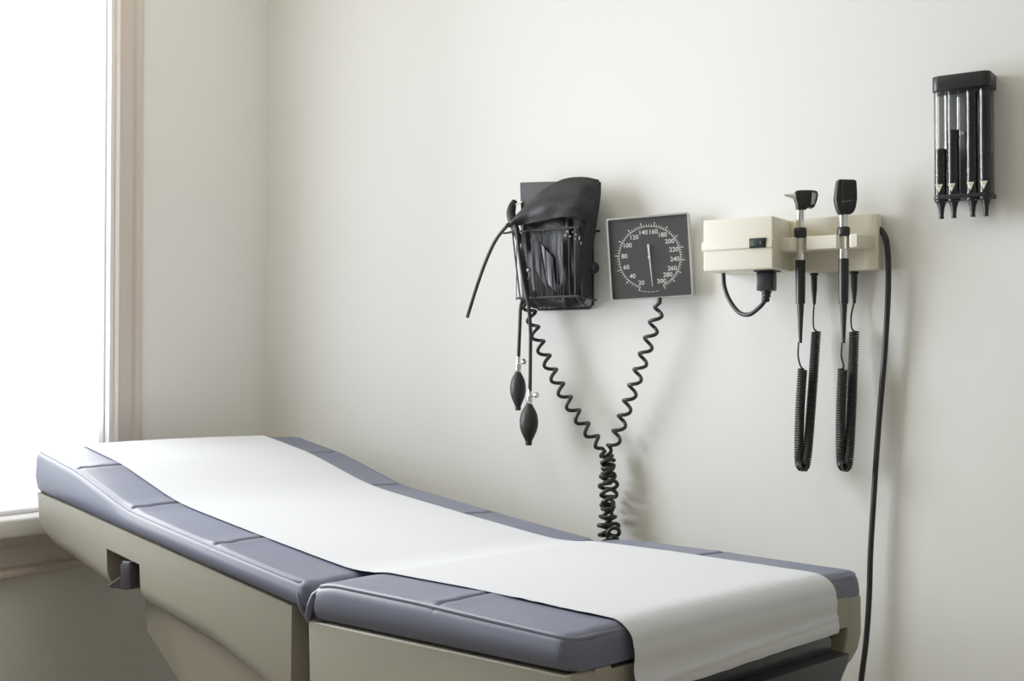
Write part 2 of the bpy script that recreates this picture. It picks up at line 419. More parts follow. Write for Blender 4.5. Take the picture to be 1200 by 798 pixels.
# paper sheet over the table
pa, pb = .100, .563
def surf(x):
    if x < -.55: t = top_b(x)
    else: t = top_s(x)
    return t
px_ = []
n = 150
x0p, x1p = -1.590, -.012
paperz = []
for k in range(n+1):
    x = x0p+(x1p-x0p)*k/n
    paperz.append((x, max(surf(x), sum(surf(x+d) for d in (-.05, -.025, 0, .025, .05))/5 if x > -1.5 and x < -.05 else -9)))
grid = []
ny = 36
rr = .030
prof = [(x, ZT+z+.0030) for x, z in paperz if x < -rr]
for k in range(1, 9):                       # round over the foot
    a = R(90*k/8); prof.append((-rr+.006+(rr+.010)*math.sin(a), ZT+top_s(0)+.0030-rr*(1-math.cos(a))))
for k in range(1, 20):
    prof.append((.016+.0015*math.sin(k*.5), ZT+top_s(0)+.0030-rr-.0028*k))
L_ = len(prof)
for i, (x, z) in enumerate(prof):
    row = []
    for jx in range(ny+1):
        y = pa+(pb-pa)*jx/ny
        w = .006*max(0, min(1, (x+.30)/.3))
        yy = y+ (w*.6*math.sin(x*14) if jx in (0,) else 0)
        hang = max(0, min(1, (i-(L_-20))/12))
        e = noise.noise(Vector((x*3.2, y*4.0, 1.3)))*.0012 + .0016*hang*math.sin(y*38+z*20)
        crease = .0022*hang*math.exp(-((z-(ZT-.056-.012*(1-jx/ny)))/.0025)**2)
        dx = (.0015+.0045*abs(noise.noise(Vector((y*9, z*13, 4)))))*hang + crease
        zz = z + .004*math.sin(max(0, min(1, min(y, W_-y)/(W_/2)))*math.pi/2)*(1-hang) + e*(1-hang)*.6 + abs(.0016*noise.noise(Vector((y*22, x*30, 2))))*(1 if i > L_-45 else .25)
        if i > L_-19: zz -= (i-(L_-19))*.0006*(1-jx/ny)
        row.append((x+dx, yy, zz))
    grid.append(row)
tm = tab.matrix_basis
pm = MB().sheet([[tm @ Vector(p) for p in r_] for r_ in grid], .0007)
po = empty('exam_table_paper', tm @ Vector((-.8, .34, ZT)), rotz=PSI)
bpy.data.objects.remove(po)
po = pm.build('table_paper', M['paper'], None, sharp=70)
po.data.transform(Matrix.Translation(-(tm @ Vector((-.8, .34, ZT))))); po.location = tm @ Vector((-.8, .34, ZT))
tag(po, 'long white crepe paper sheet laid over blue exam table and hanging over its foot', 'paper sheet')

# ------------------------------------------------------------------ wire basket on the wall
b0 = wp(650, 330, .0)
bas = empty('wire_basket', b0, 'black wire basket on the wall holding black blood pressure cuffs', 'basket')
DYF = .100
zt_ = wp(640, 269, DYF).z; zb_ = wp(640, 348, DYF).z
xfl, xfr = wp(598, 269, DYF).x, wp(677, 269, DYF).x
xbl, xbr = wp(627, 330, .012).x, wp(694, 330, .012).x
zbb = wp(660, 362, .012).z
yF, yB = D-DYF, D-.010
rim = [(xfl-.010, yB, zt_-.004), (xfl, yF+.012, zt_), (xfl+.012, yF, zt_), (xfr-.012, yF, zt_), (xfr, yF+.012, zt_), (xbr+.006, yB, zt_-.004)]
xql, xqr = xfl+.014, xfr-.006
low = [(xql-.006, yB-.01, zb_-.006), (xql, yF+.02, zb_), (xql+.012, yF+.010, zb_), (xqr-.012, yF+.010, zb_), (xqr, yF+.02, zb_), (xqr+.006, yB-.01, zb_-.006)]
MB().tube(spline(rim, 3), .0026, 8).tube([(xfl, yF+.006, zt_), (xfl-.022, yF+.004, zt_-.001)], .0024, 8).tube([(xbr-.004, yB-.004, zt_), (xbr+.020, yB-.002, zt_)], .0024, 8).build('rim', M['wire'], bas)
MB().tube(spline(low, 3), .0026, 8).build('bottom_ring', M['wire'], bas)
MB().tube([(xbl, yB, zt_-.004), (xbl, yB, zbb+.008), (xbl+.008, yB, zbb), (xbr-.008, yB, zbb), (xbr, yB, zbb+.008), (xbr, yB, zt_-.004)], .0030, 8).build('back_frame', M['wire'], bas)
for k in range(11):
    t = k/10; xa = xfl+.006+(xfr-xfl-.012)*t; xb = xql+.006+(xqr-xql-.012)*t
    MB().tube([(xa, yF-.0005, zt_), ((xa+xb)/2, yF+.004, (zt_+zb_)/2), (xb, yF+.010, zb_), (xb, yF+.030, zb_-.010), (xbl+.01+(xbr-xbl-.02)*t, yB-.004, zbb+.002)], .0011 if 0 < k < 10 else .0022, 6).build('wire', M['wire'], bas)
for k in range(3):
    for xa, xb in ((xfl, xbl), (xfr, xbr)):
        t = (k+1)/4
        MB().tube([(xa+(xb-xa)*t, yF+(yB-yF)*t, zt_-.002), (xa+(xb-xa)*t*.6, yF+(yB-yF)*t, zb_-.004)], .0013, 6).build('wire', M['wire'], bas)

# rear cuff: stiff folded rectangle standing at the back of the basket
cA = empty('blood_pressure_cuff', wp(655, 345, .03), 'stiff dark grey flat blood pressure cuff standing at back of the wire basket', 'blood pressure cuff', 'blood pressure cuffs in the wire basket')
q = [wp(611, 214, .045), wp(692, 212, .045), wp(690, 350, .030), wp(616, 350, .030)]
mb = MB(); gr = []
for i in range(13):
    a = q[0].lerp(q[3], i/12); b = q[1].lerp(q[2], i/12)
    gr.append([a.lerp(b, k/10)+Vector((0, -.0015*math.sin(i*.9)*math.sin(k*.6), 0)) for k in range(11)])
mb.sheet(gr, .012).build('cuff_panel', M['board'], cA, sharp=50)
# rolled corner hump on the left and dark knob at the right
hump = [wp(603, 236, .05), wp(600, 243, .06), wp(599, 252, .065), wp(603, 266, .07), wp(610, 285, .07)]
MB().tube(spline(hump, 4), [.007+.004*math.sin(math.pi*i/16) for i in range(17)], 12).build('rolled_edge', M['nylon'], cA)
MB().tube(spline([wp(612, 237, .05), wp(606, 239, .056), wp(601, 242, .058)], 4), .0022, 8).build('eyelet', M['steel'], cA)
e0 = wp(695, 314, .03)
MB().lathe([(-.008, .010), (-.006, .013), (.004, .0135), (.010, .010), (.012, .004)], e0, (.85, -.5, 0), 18).build('tube_port', M['rubber'], cA)
e1 = wp(699, 229, .04)
MB().lathe([(-.006, .004), (-.004, .007), (.004, .007), (.006, .004)], e1, (1, -.3, 0), 12).build('tube_port', M['rubber'], cA)

# front cuff: crumpled nylon stuffed into the basket with a draped end
cB = empty('blood_pressure_cuff', wp(645, 345, .06), 'crumpled black nylon blood pressure cuff draped over front of the wire basket', 'blood pressure cuff', 'blood pressure cuffs in the wire basket')
secs = []
NV = 26
for i in range(NV+1):
    t = i/NV
    py = 256+104*t
    l = wp(604+5*t+(2*math.sin(t*7)), py, .085); r = wp(680-4*t, py, .085)
    cxm = (l.x+r.x)/2; hw = (r.x-l.x)/2; z = l.z
    y0 = D-.052; dp = .040*(1-.25*t)+.004*math.sin(t*5)
    if i in (0, NV): hw *= .8; dp *= .55
    if i in (1, NV-1): hw *= .95; dp *= .85
    ring = []
    for k in range(64):
        a = 2*math.pi*k/64; c, s = math.cos(a), math.sin(a)
        X = math.copysign(abs(c)**.45, c)*hw; Y = math.copysign(abs(s)**.6, s)*dp
        fold = .0035*math.sin(X*170+t*5+1.5*math.sin(t*4)) + .003*math.sin(X*330-t*9)+.003*noise.noise(Vector((X*40, t*5, 3)))
        ring.append((cxm+X, y0+Y+(fold if s < 0 else 0), z+.004*math.sin(X*60+t*3)))
    secs.append(ring)
MB().loft(secs).build('stuffed_fold', M['nylon'], cB, sharp=60)
def strip(upper, lower, n=20, m=7, bulge=.0):
    U, L = spline(upper, n), spline(lower, n); k = min(len(U), len(L)); out = []
    for i in range(k):
        row = []
        for jx in range(m+1):
            t = jx/m; p = U[i].lerp(L[i], t); p = p+Vector((0, -bulge*math.sin(math.pi*t)+.004*noise.noise(Vector((i*.11+t*1.2, t*3.5, 5)))+.0035*math.sin(t*9-i*.06), 0)); row.append(p)
        out.append(row)
    return out
# draped end: narrow at the left where the tube leaves it, wide at the right where it folds down into the basket
up = [wp(596, 263, .108), wp(608, 251, .104), wp(624, 235, .095), wp(642, 221, .085), wp(662, 211, .072), wp(684, 208.5, .060), wp(703, 212, .045)]
lo = [wp(598, 266, .108), wp(608, 263, .112), wp(624, 260, .114), wp(642, 256.5, .114), wp(660, 254, .112), wp(676, 254, .106), wp(694, 262, .085)]
MB().sheet(strip(up, lo, 8, 10, .010), .006).build('draped_end', M['nylon'], cB, sharp=60)
up = [wp(680, 209, .064), wp(696, 211, .056), wp(704, 214, .046)]
l2 = [wp(673, 246, .094), wp(688, 247, .085), wp(702, 236, .05)]
l3 = [wp(672, 300, .088), wp(684, 298, .080), wp(694, 290, .05)]
l4 = [wp(673, 348, .084), wp(683, 347, .07), wp(690, 345, .05)]
rows = []
cols = [[u, a, b, c] for u, a, b, c in zip(up, l2, l3, l4)]
sp = [spline(c, 6) for c in cols]
for i in range(len(sp[0])):
    rows.append([Vector(x) for x in spline([sp[0][i], sp[1][i], sp[2][i]], 5)])
MB().sheet(rows, .006).build('side_fold', M['nylon'], cB, sharp=60)
# paler lining panels showing between the wires
for pts in ([(622, 280), (632, 283), (641, 338), (626, 312)], [(634, 285), (648, 302), (652, 342), (642, 332)]):
    P4 = [wp(a, b, .0965-.010*((b-262)/100)) for a, b in pts]
    gr = [[P4[0].lerp(P4[3], i/6).lerp(P4[1].lerp(P4[2], i/6), k/4)+Vector((0, -.002*math.sin(k/4*math.pi), 0)) for k in range(5)] for i in range(7)]
    o_ = MB().sheet(gr, .002).build('lining_fold', M['lining'], cB, sharp=60)
    o_['label'] = 'purplish grey lining fold'
# faint white print and a small clasp
mk = MB()
for a, b, w_, h_ in ((665, 271, 2.2, 2.6), (671, 272, 1.5, 2), (662, 276, 3.2, 1.8), (668, 277, 4, 1.6), (675, 275, 1.4, 3), (679, 279, 1.6, 6), (681, 285, 1.3, 5), (674, 280, 2.4, 1.4)):
    c = wp(a, b, .1035); mk.box((c.x-w_/1500, c.y-.0004, c.z-h_/1500), (c.x+w_/1500, c.y+.0004, c.z+h_/1500), .0003, 1)
mk.build('printed_mark', M['faint'], cB)
cl = wp(619, 316.5, .100)
MB().lathe([(-.004, .002), (-.003, .0042), (.003, .0042), (.004, .002)], cl, (1, 0, .3), 10).tube(spline([cl, cl+Vector((.002, 0, -.012)), cl+Vector((-.002, 0, -.022))], 4), .0013, 6).build('clasp', M['steel'], cB)
# open tube end hanging out to the left
MB().tube(spline([wp(600, 261, .108), wp(592, 267, .110), wp(580, 283, .106), wp(569, 307, .098), wp(558, 338, .092), wp(547.5, 372, .088)], 8), .0042, 12).build('air_tube', M['rubber'], cB)

# inflation bulbs hanging below the basket
def make_bulb(label, path, valve_top, valve_bot, knob, bulb_top, bulb_bot, rad):
    dy = .075
    top = wp(*bulb_top, dy); bot = wp(*bulb_bot, dy)
    e = empty('inflation_bulb', top, label, 'inflation bulb', 'inflation bulbs hanging under the wire basket')
    Ln = (top-bot).length; ax = (bot-top)
    pr = [(0, .30), (.03, .34), (.07, .42), (.16, .68), (.28, .90), (.42, 1), (.55, .97), (.68, .82), (.80, .58), (.88, .40), (.92, .34), (.94, .37), (.985, .36), (1, .26)]
    MB().lathe([(a*Ln, b*rad) for a, b in pr], top, ax, 28).build('bulb', M['rubber'], e)
    vt, vb = wp(*valve_top, dy), wp(*valve_bot, dy); vl = (vt-vb).length
    v = MB().lathe([(0, .0060), (.25*vl, .0072), (.45*vl, .0072), (.5*vl, .0055), (.8*vl, .0055), (vl, .0045)], vb, vt-vb, 16).build('valve', M['chrome'], e)
    kn = wp(*knob, dy+.004); kd = (kn-(vt+vb)/2)
    MB().tube([(vt+vb)/2, kn], .0028, 8).lathe([(-.001, .004), (0, .0068), (.004, .0068), (.005, .005)], kn, kd, 14).build('valve_knob', M['chrome'], v)
    MB().tube(spline([wp(a, b, c) for a, b, c in path], 8), .0042, 12).build('air_tube', M['rubber'], e)
make_bulb('black rubber inflation bulb on shorter tube, left and upper of the hanging pair',
          [(612, 352, .055), (610, 362, .06), (609, 385, .075), (607.5, 422, .075)], (607.5, 418), (607.5, 436), (613.5, 424), (607, 434), (607, 481), .0185)
make_bulb('black rubber inflation bulb on longer tube, right and lower of the hanging pair',
          [(603, 264, .118), (606, 274, .1195), (609, 300, .113), (614, 332, .107), (619, 356, .101), (621.5, 385, .085), (621.5, 420, .078), (621, 460, .075)], (620.5, 456), (620.5, 474), (628, 463), (620, 472), (619.5, 522), .0215)

# ------------------------------------------------------------------ wall gauge
gc = wp(761.3, 301.5, .055)
w_n = Vector((0, -1, 0)); c_n = (EYE-gc).normalized(); n_ = (w_n*.38+c_n*.62).normalized()
r_ = Vector((0, 0, 1)).cross(n_).normalized(); u_ = n_.cross(r_)
ang = R(2.8); r2 = r_*math.cos(ang)+u_*math.sin(ang); u2 = n_.cross(r2)
gm = Matrix((( r2.x, u2.x, n_.x, gc.x), (r2.y, u2.y, n_.y, gc.y), (r2.z, u2.z, n_.z, gc.z), (0, 0, 0, 1)))
GA = empty('pressure_gauge', gc, 'square dark dial pressure gauge with silver rim mounted on the wall', 'pressure gauge', m=gm)
s = .0890
def rr_poly(hx, hy, r, n=4):
    out = []
    for cx, cy, a0 in ((hx-r, hy-r, 0), (-hx+r, hy-r, 90), (-hx+r, -hy+r, 180), (hx-r, -hy+r, 270)):
        for k in range(n+1):
            a = R(a0+90*k/n); out.append((cx+r*math.cos(a), cy+r*math.sin(a)))
    return out
MB().prism(rr_poly(s, s, .005), -.022, -.002, 'xy', bev=.0015).build('case', M['bezel'], GA, world=False)
bz = MB(); 
for a_, b_ in ((s, s-.0040), ):
    o1, o2 = rr_poly(s+.0005, s+.0005, .005), rr_poly(s-.0034, s-.0034, .003)
    bz.loft([[(x, y, -.003) for x, y in o1], [(x, y, .003) for x, y in o1], [(x*.993, y*.993, .0045) for x, y in o1], [(x, y, .0045) for x, y in o2], [(x, y, .0008) for x, y in o2]], cap=False)
bz.build('bezel', M['bezel'], GA, world=False)
MB().prism(rr_poly(s-.0034, s-.0034, .003), -.0018, .001, 'xy').build('dial_face', M['dial'], GA, world=False)
# markings: ring of ticks and the numbers
ANG = {20: -107, 40: -131.5, 60: -156.6, 80: -182, 100: -207, 120: -231, 140: -254.3, 160: -277.5, 180: -299.5, 200: -321.6, 220: -342.4, 240: -364, 260: -385.5, 280: -403, 300: -422.5}
def mark_angle(v):
    ks = sorted(ANG); v = max(20, min(300, v))
    for a, b in zip(ks, ks[1:]):
        if a <= v <= b: return ANG[a]+(ANG[b]-ANG[a])*(v-a)/(b-a)
mk = MB(); ZM = .0013
rin = .0657
for v in range(20, 301, 4):
    a = R(mark_angle(v)-4.3); big = v % 20 == 0; mid = v % 10 == 0
    r0, r1, hw = rin, rin+(.0100 if big else .0075 if mid else .0055), (.00085 if big else .0005)
    d = Vector((math.cos(a), math.sin(a), 0)); t = Vector((-d.y, d.x, 0))
    p = [d*r0-t*hw, d*r1-t*hw, d*r1+t*hw, d*r0+t*hw]
    mk.add([(q.x, q.y, ZM) for q in p], [(0, 1, 2, 3)])
arc = [mark_angle(20+280*k/90)-4.3 for k in range(91)]
for k in range(90):
    a, b = R(arc[k]), R(arc[k+1])
    mk.add([(math.cos(a)*(rin), math.sin(a)*rin, ZM), (math.cos(b)*rin, math.sin(b)*rin, ZM), (math.cos(b)*(rin+.0011), math.sin(b)*(rin+.0011), ZM), (math.cos(a)*(rin+.0011), math.sin(a)*(rin+.0011), ZM)], [(0, 1, 2, 3)])
def text_mesh(body, size):
    cu = bpy.data.curves.new('t', 'FONT'); cu.body = body; cu.size = size; cu.align_x = 'CENTER'; cu.align_y = 'CENTER'; cu.resolution_u = 3; cu.offset = size*.012
    ob = bpy.data.objects.new('t', cu); C.objects.link(ob)
    dg = bpy.context.evaluated_depsgraph_get(); dg.update()
    me = bpy.data.meshes.new_from_object(ob.evaluated_get(dg))
    vs = [v.co.copy() for v in me.vertices]; fs = [tuple(p.vertices) for p in me.polygons]
    bpy.data.objects.remove(ob); bpy.data.meshes.remove(me); return vs, fs
for v, a in ANG.items():
    vs, fs = text_mesh(str(v), .0135)
    rad = .0546 if v not in (20, 300) else .0575
    c = (rad*math.cos(R(a-4.3)), rad*math.sin(R(a-4.3)))
    mk.add([(p.x+c[0], p.y+c[1], ZM) for p in vs], fs)
for k in range(26):                          # fine maker's arc below the dial
    a = R(-100-4.3+ -0+ 32*k/25 - 5); r0 = .0735
    d = Vector((math.cos(a), math.sin(a), 0)); t = Vector((-d.y, d.x, 0))
    if k % 5 != 4: mk.add([((d*(r0+e)+t*f_).x, (d*(r0+e)+t*f_).y, ZM) for e, f_ in ((0, -.0006), (.0012, -.0006), (.0012, .0006), (0, .0006))], [(0, 1, 2, 3)])
mk.build('dial_markings', M['white'], GA, world=False, flat=True)
nd = MB(); a = R(-83-4.3); d = Vector((math.cos(a), math.sin(a), 0)); t = Vector((-d.y, d.x, 0))
def npt(l, w): q = d*l+t*w; return (q.x, q.y)
nd.prism([npt(-.028, -.0022), npt(-.028, .0022), npt(0, .0014), npt(.062, .0005), npt(.064, 0), npt(.062, -.0005), npt(0, -.0014)], .003, .0038, 'xy')
nd.lathe([(0, .003), (.0035, .003), (.0042, .002)], (0, 0, .0011), (0, 0, 1), 16)
nd.build('needle', M['white'], GA, world=False)
# swivel bracket to the wall and hose fitting underneath
MB().tube([gc-n_*.02, Vector((gc.x, D-.012, gc.z))], [.016, .02], 16).build('swivel_post', M['case'], GA)
MB().box((gc.x-.035, D-.012, gc.z-.035), (gc.x+.035, D, gc.z+.035), .004).build('mounting_plate', M['case'], GA)
hf = wp(773, 352, .05)
MB().tube([hf+Vector((0, 0, .006)), hf+Vector((-.001, 0, -.008))], .005, 12).build('hose_fitting', M['rubber'], GA)

# coiled hose: gauge down to the tangle at the table edge and up to the basket
left = [wp(615, 352, .05), wp(622, 366, .05), wp(626, 385, .05), wp(640, 420, .05), wp(662, 464, .05), wp(688, 503, .045), wp(708, 528, .04)]
right = [wp(773, 354, .05), wp(770, 368, .05), wp(762, 395, .05), wp(749, 434, .05), wp(735, 475, .045), wp(722, 512, .04), wp(714, 532, .035)]
def hose(ctrl, ph, r, pitch, first):
    p = spline(ctrl, 10); return coil(p, r, pitch, 14, ph, ramp=6)
HS = empty('coiled_hose', wp(712, 530, .04), 'black coiled rubber hose hanging in a V from gauge to basket, bunched at table edge', 'hose')
MB().tube(hose(left, 0, .0112, .0365, 1), .0042, 8).build('left_strand', M['rubber'], HS)
MB().tube(hose(right, 1, .0112, .0365, 1), .0042, 8).build('right_strand', M['rubber'], HS)
b1 = spline([wp(708, 528, .04), wp(713, 545, .04), wp(709, 568, .045), wp(713, 592, .05), wp(708, 618, .05), wp(714, 642, .05), wp(719, 630, .07)], 10)
b2 = spline([wp(714, 532, .035), wp(712, 550, .045), wp(717, 573, .03), wp(711, 596, .03), wp(718, 616, .035), wp(719, 630, .07)], 10)
MB().tube(coil(b1, .0125, .0180, 16, 0, ramp=8), .0044, 8).build('tangled_coils', M['rubber'], HS)
MB().tube(coil(b2, .0130, .0200, 16, 2, ramp=8), .0044, 8).build('tangled_coils', M['rubber'], HS)

# ------------------------------------------------------------------ diagnostic wall unit
DB, DP, DL = .125, .032, .088                # block, panel and ledge stand-off
bx0, bx1 = wp(824, 290, DB).x, wp(906, 290, DB).x
px1 = wp(1029, 285, DP).x
bzt, bzb = wp(865, 255.3, DB).z, wp(865, 316.5, DB).z
pzt, pzb = wp(985, 252.5, DP).z, wp(985, 318, DP).z
WU = empty('diagnostic_wall_unit', Vector(((bx0+px1)/2, D, bzb)), 'cream plastic diagnostic wall unit with two instrument cradles and a black switch', 'wall unit')
zt2, zb2 = (bzt), (bzb)
body = MB().box((bx0, D-DB, zb2), (bx1, D-.001, zt2), .004, 3)
body.box((bx1-.01, D-DP, min(pzb, zb2+.0)), (px1, D-.001, pzt), .004, 3)
body.build('housing', M['cream'], WU)
mz1, mz0 = wp(865, 283, DB).z, wp(865, 293.5, DB).z
MB().prism([(D-DB+.002, mz1+.004), (D-DB-.004, mz1), (D-DB-.005, mz0+.004), (D-DB+.002, mz0)][::1], bx0-.002, bx1-.0005, 'yz', bev=.0015).build('raised_band', M['cream'], WU)
# ledge with two U-shaped cradle notches
lz1, lz0 = wp(960, 276, DL).z, wp(960, 292, DL).z
hx1, hx2 = wp(938, 285, DL).x, wp(988.5, 285, DL).x
lx1 = wp(1004, 285, DL).x
nr = .0105
yf = D-DL
out = [(bx1-.005, D-.005), (bx1-.005, yf)]
for hx in (hx1, hx2):
    out += [(hx-nr-.004, yf), (hx-nr, yf+.004)] + [(hx-nr*math.cos(R(a)), yf+.018+nr*math.sin(R(a))) for a in range(0, 181, 20)] + [(hx+nr, yf+.004), (hx+nr+.004, yf)]
out += [(lx1, yf), (px1-.006, D-DP), (px1-.006, D-.005)]
MB().prism(out, lz0, lz1, 'xy', bev=.003).build('cradle_ledge', M['cream'], WU)
sw0, sw1 = wp(878, 279.5, DB+.005), wp(897.5, 290, DB+.005)
swo = MB().box((sw0.x, sw0.y-.0015, sw1.z), (sw1.x, D-DB+.002, sw0.z), .001, 1).build('switch', M['switch'], WU)
mx = (sw0.x+sw1.x)/2; zc_ = (sw0.z+sw1.z)/2
MB().prism([(sw0.x+.003, sw1.z+.003), (sw1.x-.003, sw1.z+.003), (sw1.x-.003, sw0.z-.003), (sw0.x+.003, sw0.z-.003)], sw0.y-.0035, sw0.y-.001, 'xz', bev=.0008).build('rocker', M['switch'], swo)
ring = [(mx-.009+.0026*math.cos(R(20*k)), sw0.y-.0037, zc_+.0026*math.sin(R(20*k))) for k in range(19)]
MB().tube(ring, .0006, 6).box((mx+.0065, sw0.y-.0040, zc_-.0032), (mx+.0080, sw0.y-.0034, zc_+.0032)).build('switch_symbols', M['glyph'], swo)
MB().box((wp(886, 323, .09).x, D-.105, zb2-.003), (wp(909, 323, .09).x, D-.060, zb2+.002), .001, 1).build('power_inlet', M['black'], WU)
# sockets below for the instrument leads
for pxx in (954, 1001):
    c = wp(pxx, 320, .018)
    MB().lathe([(0, .0085), (.004, .0085), (.0045, .007)], (c.x, D-.018, pzb-.0045), (0, 0, 1), 16).build('lead_socket', M['black'], WU)

# loop of mains lead plugged into the underside
LC = empty('power_lead', Vector((wp(897, 323, .08).x, D-.08, zb2)), 'short black power lead looping under the cream wall unit into its socket', 'power lead')
pt = wp(898, 324, .082); pbm = wp(897.5, 341, .082)
MB().box((pt.x-.0165, D-.096, pbm.z), (pt.x+.0165, D-.066, zb2-.003), .003, 2).build('plug', M['black'], LC)
MB().lathe([(0, .0105), (.004, .0100), (.005, .008), (.008, .0095), (.012, .009), (.013, .007), (.016, .0085), (.020, .008), (.022, .006)], (pt.x, D-.081, pbm.z), (-.12, 0, -1), 16).build('strain_relief', M['rubber'], LC)
MB().tube(spline([Vector((pt.x-.002, D-.081, pbm.z-.018)), wp(890, 360, .081), wp(878, 368.5, .078), wp(866, 366, .072), wp(855, 352, .066), wp(849, 336, .06), Vector((wp(847.5, 322, .06).x, D-.06, zb2+.002))], 10), .0047, 12).build('cord', M['cord'], LC)

# main power cord leaving the right side of the unit
pth = [Vector((px1-.003, D-.016, wp(1031, 268, .016).z)), wp(1034.5, 272, .016), wp(1039, 284, .020), wp(1041, 310, .022), wp(1040.5, 350, .022), wp(1037, 410, .022), wp(1032, 470, .022), wp(1028, 520, .022), wp(1023.5, 590, .022), wp(1020, 650, .022), wp(1018.5, 700, .022), wp(1015, 750, .022), wp(1009, 800, .022), wp(1004, 860, .022)]
last = pth[-1]; pth += [Vector((last.x-.01, last.y, .42)), Vector((last.x-.004, D-.03, .335))]
PC = empty('mains_cable', pth[0], 'long black power cord hanging down wall from right side of the cream unit', 'cable')
MB().tube(spline(pth, 10), .0056, 12).build('cord', M['cord'], PC)
MB().box((last.x-.018, D-.045, .30), (last.x+.012, D-.006, .345), .004, 2).build('plug', M['black'], PC)
OUT = empty('wall_outlet', (last.x-.003, D, .30), 'cream wall outlet low on back wall behind exam table', 'outlet')
MB().box((last.x-.040, D-.006, .245), (last.x+.034, D, .36), .002).build('cover_plate', M['cream'], OUT)

# ------------------------------------------------------------------ the two hand instruments
def lead(e, handle_end, conn, coil_a, bend, coil_b, dyh):
    """tapered strain relief, lead and spring coil back up to the socket"""
    hx, hy = handle_end
    top = Vector((conn.x, D-.018, pzb-.003))
    MB().lathe([(0, .0050), (.003, .0062), (.030, .0056), (.052, .0036), (.060, .003)], top, (0, 0, -1), 14).build('connector', M['rubber'], e)
    a0 = wp(*coil_a, dyh-.012); ab = wp(bend[0]-4, bend[1]-12, dyh-.02); b_ = wp(bend[0], bend[1]-1, .06); ac = wp(bend[0]+5, bend[1]-12, .045); b0_ = wp(*coil_b, .026)
    tl = [wp(hx, hy, dyh), wp(hx-.5, hy+16, dyh-.004), wp(hx+2, hy+27, dyh-.010), a0]
    MB().tube(spline(tl, 8), .0019, 8).build('lead', M['cord'], e)
    mid1 = a0.lerp(ab, .5)+Vector((-.002, 0, 0)); mid2 = b0_.lerp(ac, .5)+Vector((.001, 0, 0))
    path = spline([a0, mid1, ab, b_, ac, mid2, b0_], 12)
    MB().tube(coil(path, .0078, .0047, 12, 0, ramp=4), .0023, 6).build('spring_coil', M['cord'], e)
    MB().tube(spline([b0_, wp(coil_b[0]-3, coil_b[1]-4, .026), wp(coil_b[0]-3.5, coil_b[1]-18, .022), top+Vector((0, 0, -.056))], 8), .0019, 8).build('lead', M['cord'], e)
def handle(e, hx, dy, neck_top, rows):
    """rows: (name, y0, y1, halfwidth px, material)"""
    for nm, y0, y1, w0, w1, m in rows:
        a, b = wp(hx, y0, dy), wp(hx, y1, dy); k = (wp(hx, 300, dy)-EYE).dot(FW)/F
        L = (b-a).length
        if nm == 'collar': pr = [(0, w0*.85*k), (.15*L, w0*k), (.85*L, w0*k), (L, w1*.85*k)]
        else: pr = [(0, w0*k), (.04*L, w0*k*1.02), (.96*L, w1*k*1.02), (L, w1*k)]
        MB().lathe(pr, a, b-a, 20).build(nm, m, e)
    return k
DH = DL-.020                                  # handle axis in front of the wall
OT = empty('otoscope', wp(938, 330, DH), 'black otoscope with silver ear tip, in the left cradle of the cream unit', 'otoscope')
rows = [('neck', 244, 268, 4.6, 4.6, M['chrome']), ('collar', 267, 279, 7.4, 7.4, M['black']), ('handle_sleeve', 279, 306, 4.9, 4.9, M['chrome']),
        ('handle_grip', 305, 356, 5.7, 5.3, M['black']), ('strain_relief', 355.5, 402, 4.0, 1.9, M['rubber'])]
k = handle(OT, 938, DH, 245, rows)
# head: built in the picture-facing frame of the instrument (a = sideways, b = up), turned toward the viewer
def head_frame(px, py, dy, turn):
    o = wp(px, py, dy); v = (EYE-o); v.z = 0; v.normalize()
    v = Matrix.Rotation(turn, 3, 'Z') @ v
    r = Vector((0, 0, 1)).cross(v); return Matrix(((r.x, 0, v.x, o.x), (r.y, 0, v.y, o.y), (r.z, 1, v.z, o.z), (0, 0, 0, 1)))
hm = head_frame(942, 235, DH, R(12))
def shape(poly, z0, z1, bev, m): return MB().prism(poly, z0, z1, 'xy', bev=bev, seg=3, m=m)
u = k
pxl = lambda x, y, cx, cy: ((x-cx)*u, (cy-y)*u)
hp = [pxl(*p, 942, 235) for p in [(930.5, 226), (933, 223.6), (940, 223), (951, 223.2), (956.5, 224.5), (958, 228), (956.5, 236), (953.5, 243), (951, 244.6), (946, 243.5), (944, 246), (933.5, 246), (932.5, 239), (930.5, 233)]]
shape(hp, -.011, .011, .004, hm).build('head', M['black'], OT)
sp0 = hm @ Vector((-11*u, 5.2*u, 0)); sd = (hm.to_3x3() @ Vector((-1, .12, .0))).normalized()
MB().lathe([(-.004, .0085), (.0, .0080), (.003, .0062), (.012, .0035), (.0195, .0022), (.0195, .0016), (.012, .0028)], sp0, sd, 18).build('ear_speculum', M['steel'], OT)['label'] = 'silver cone ear tip'
shape([pxl(*p, 942, 235) for p in [(950.5, 226), (955.5, 227.5), (952.8, 240), (949, 241)]], .0105, .0122, .0006, hm).build('lens_window', M['window'], OT)
lead(OT, (935.8, 401), wp(954, 320, .018), (940.5, 432), (940.5, 548), (956.5, 388), DH)

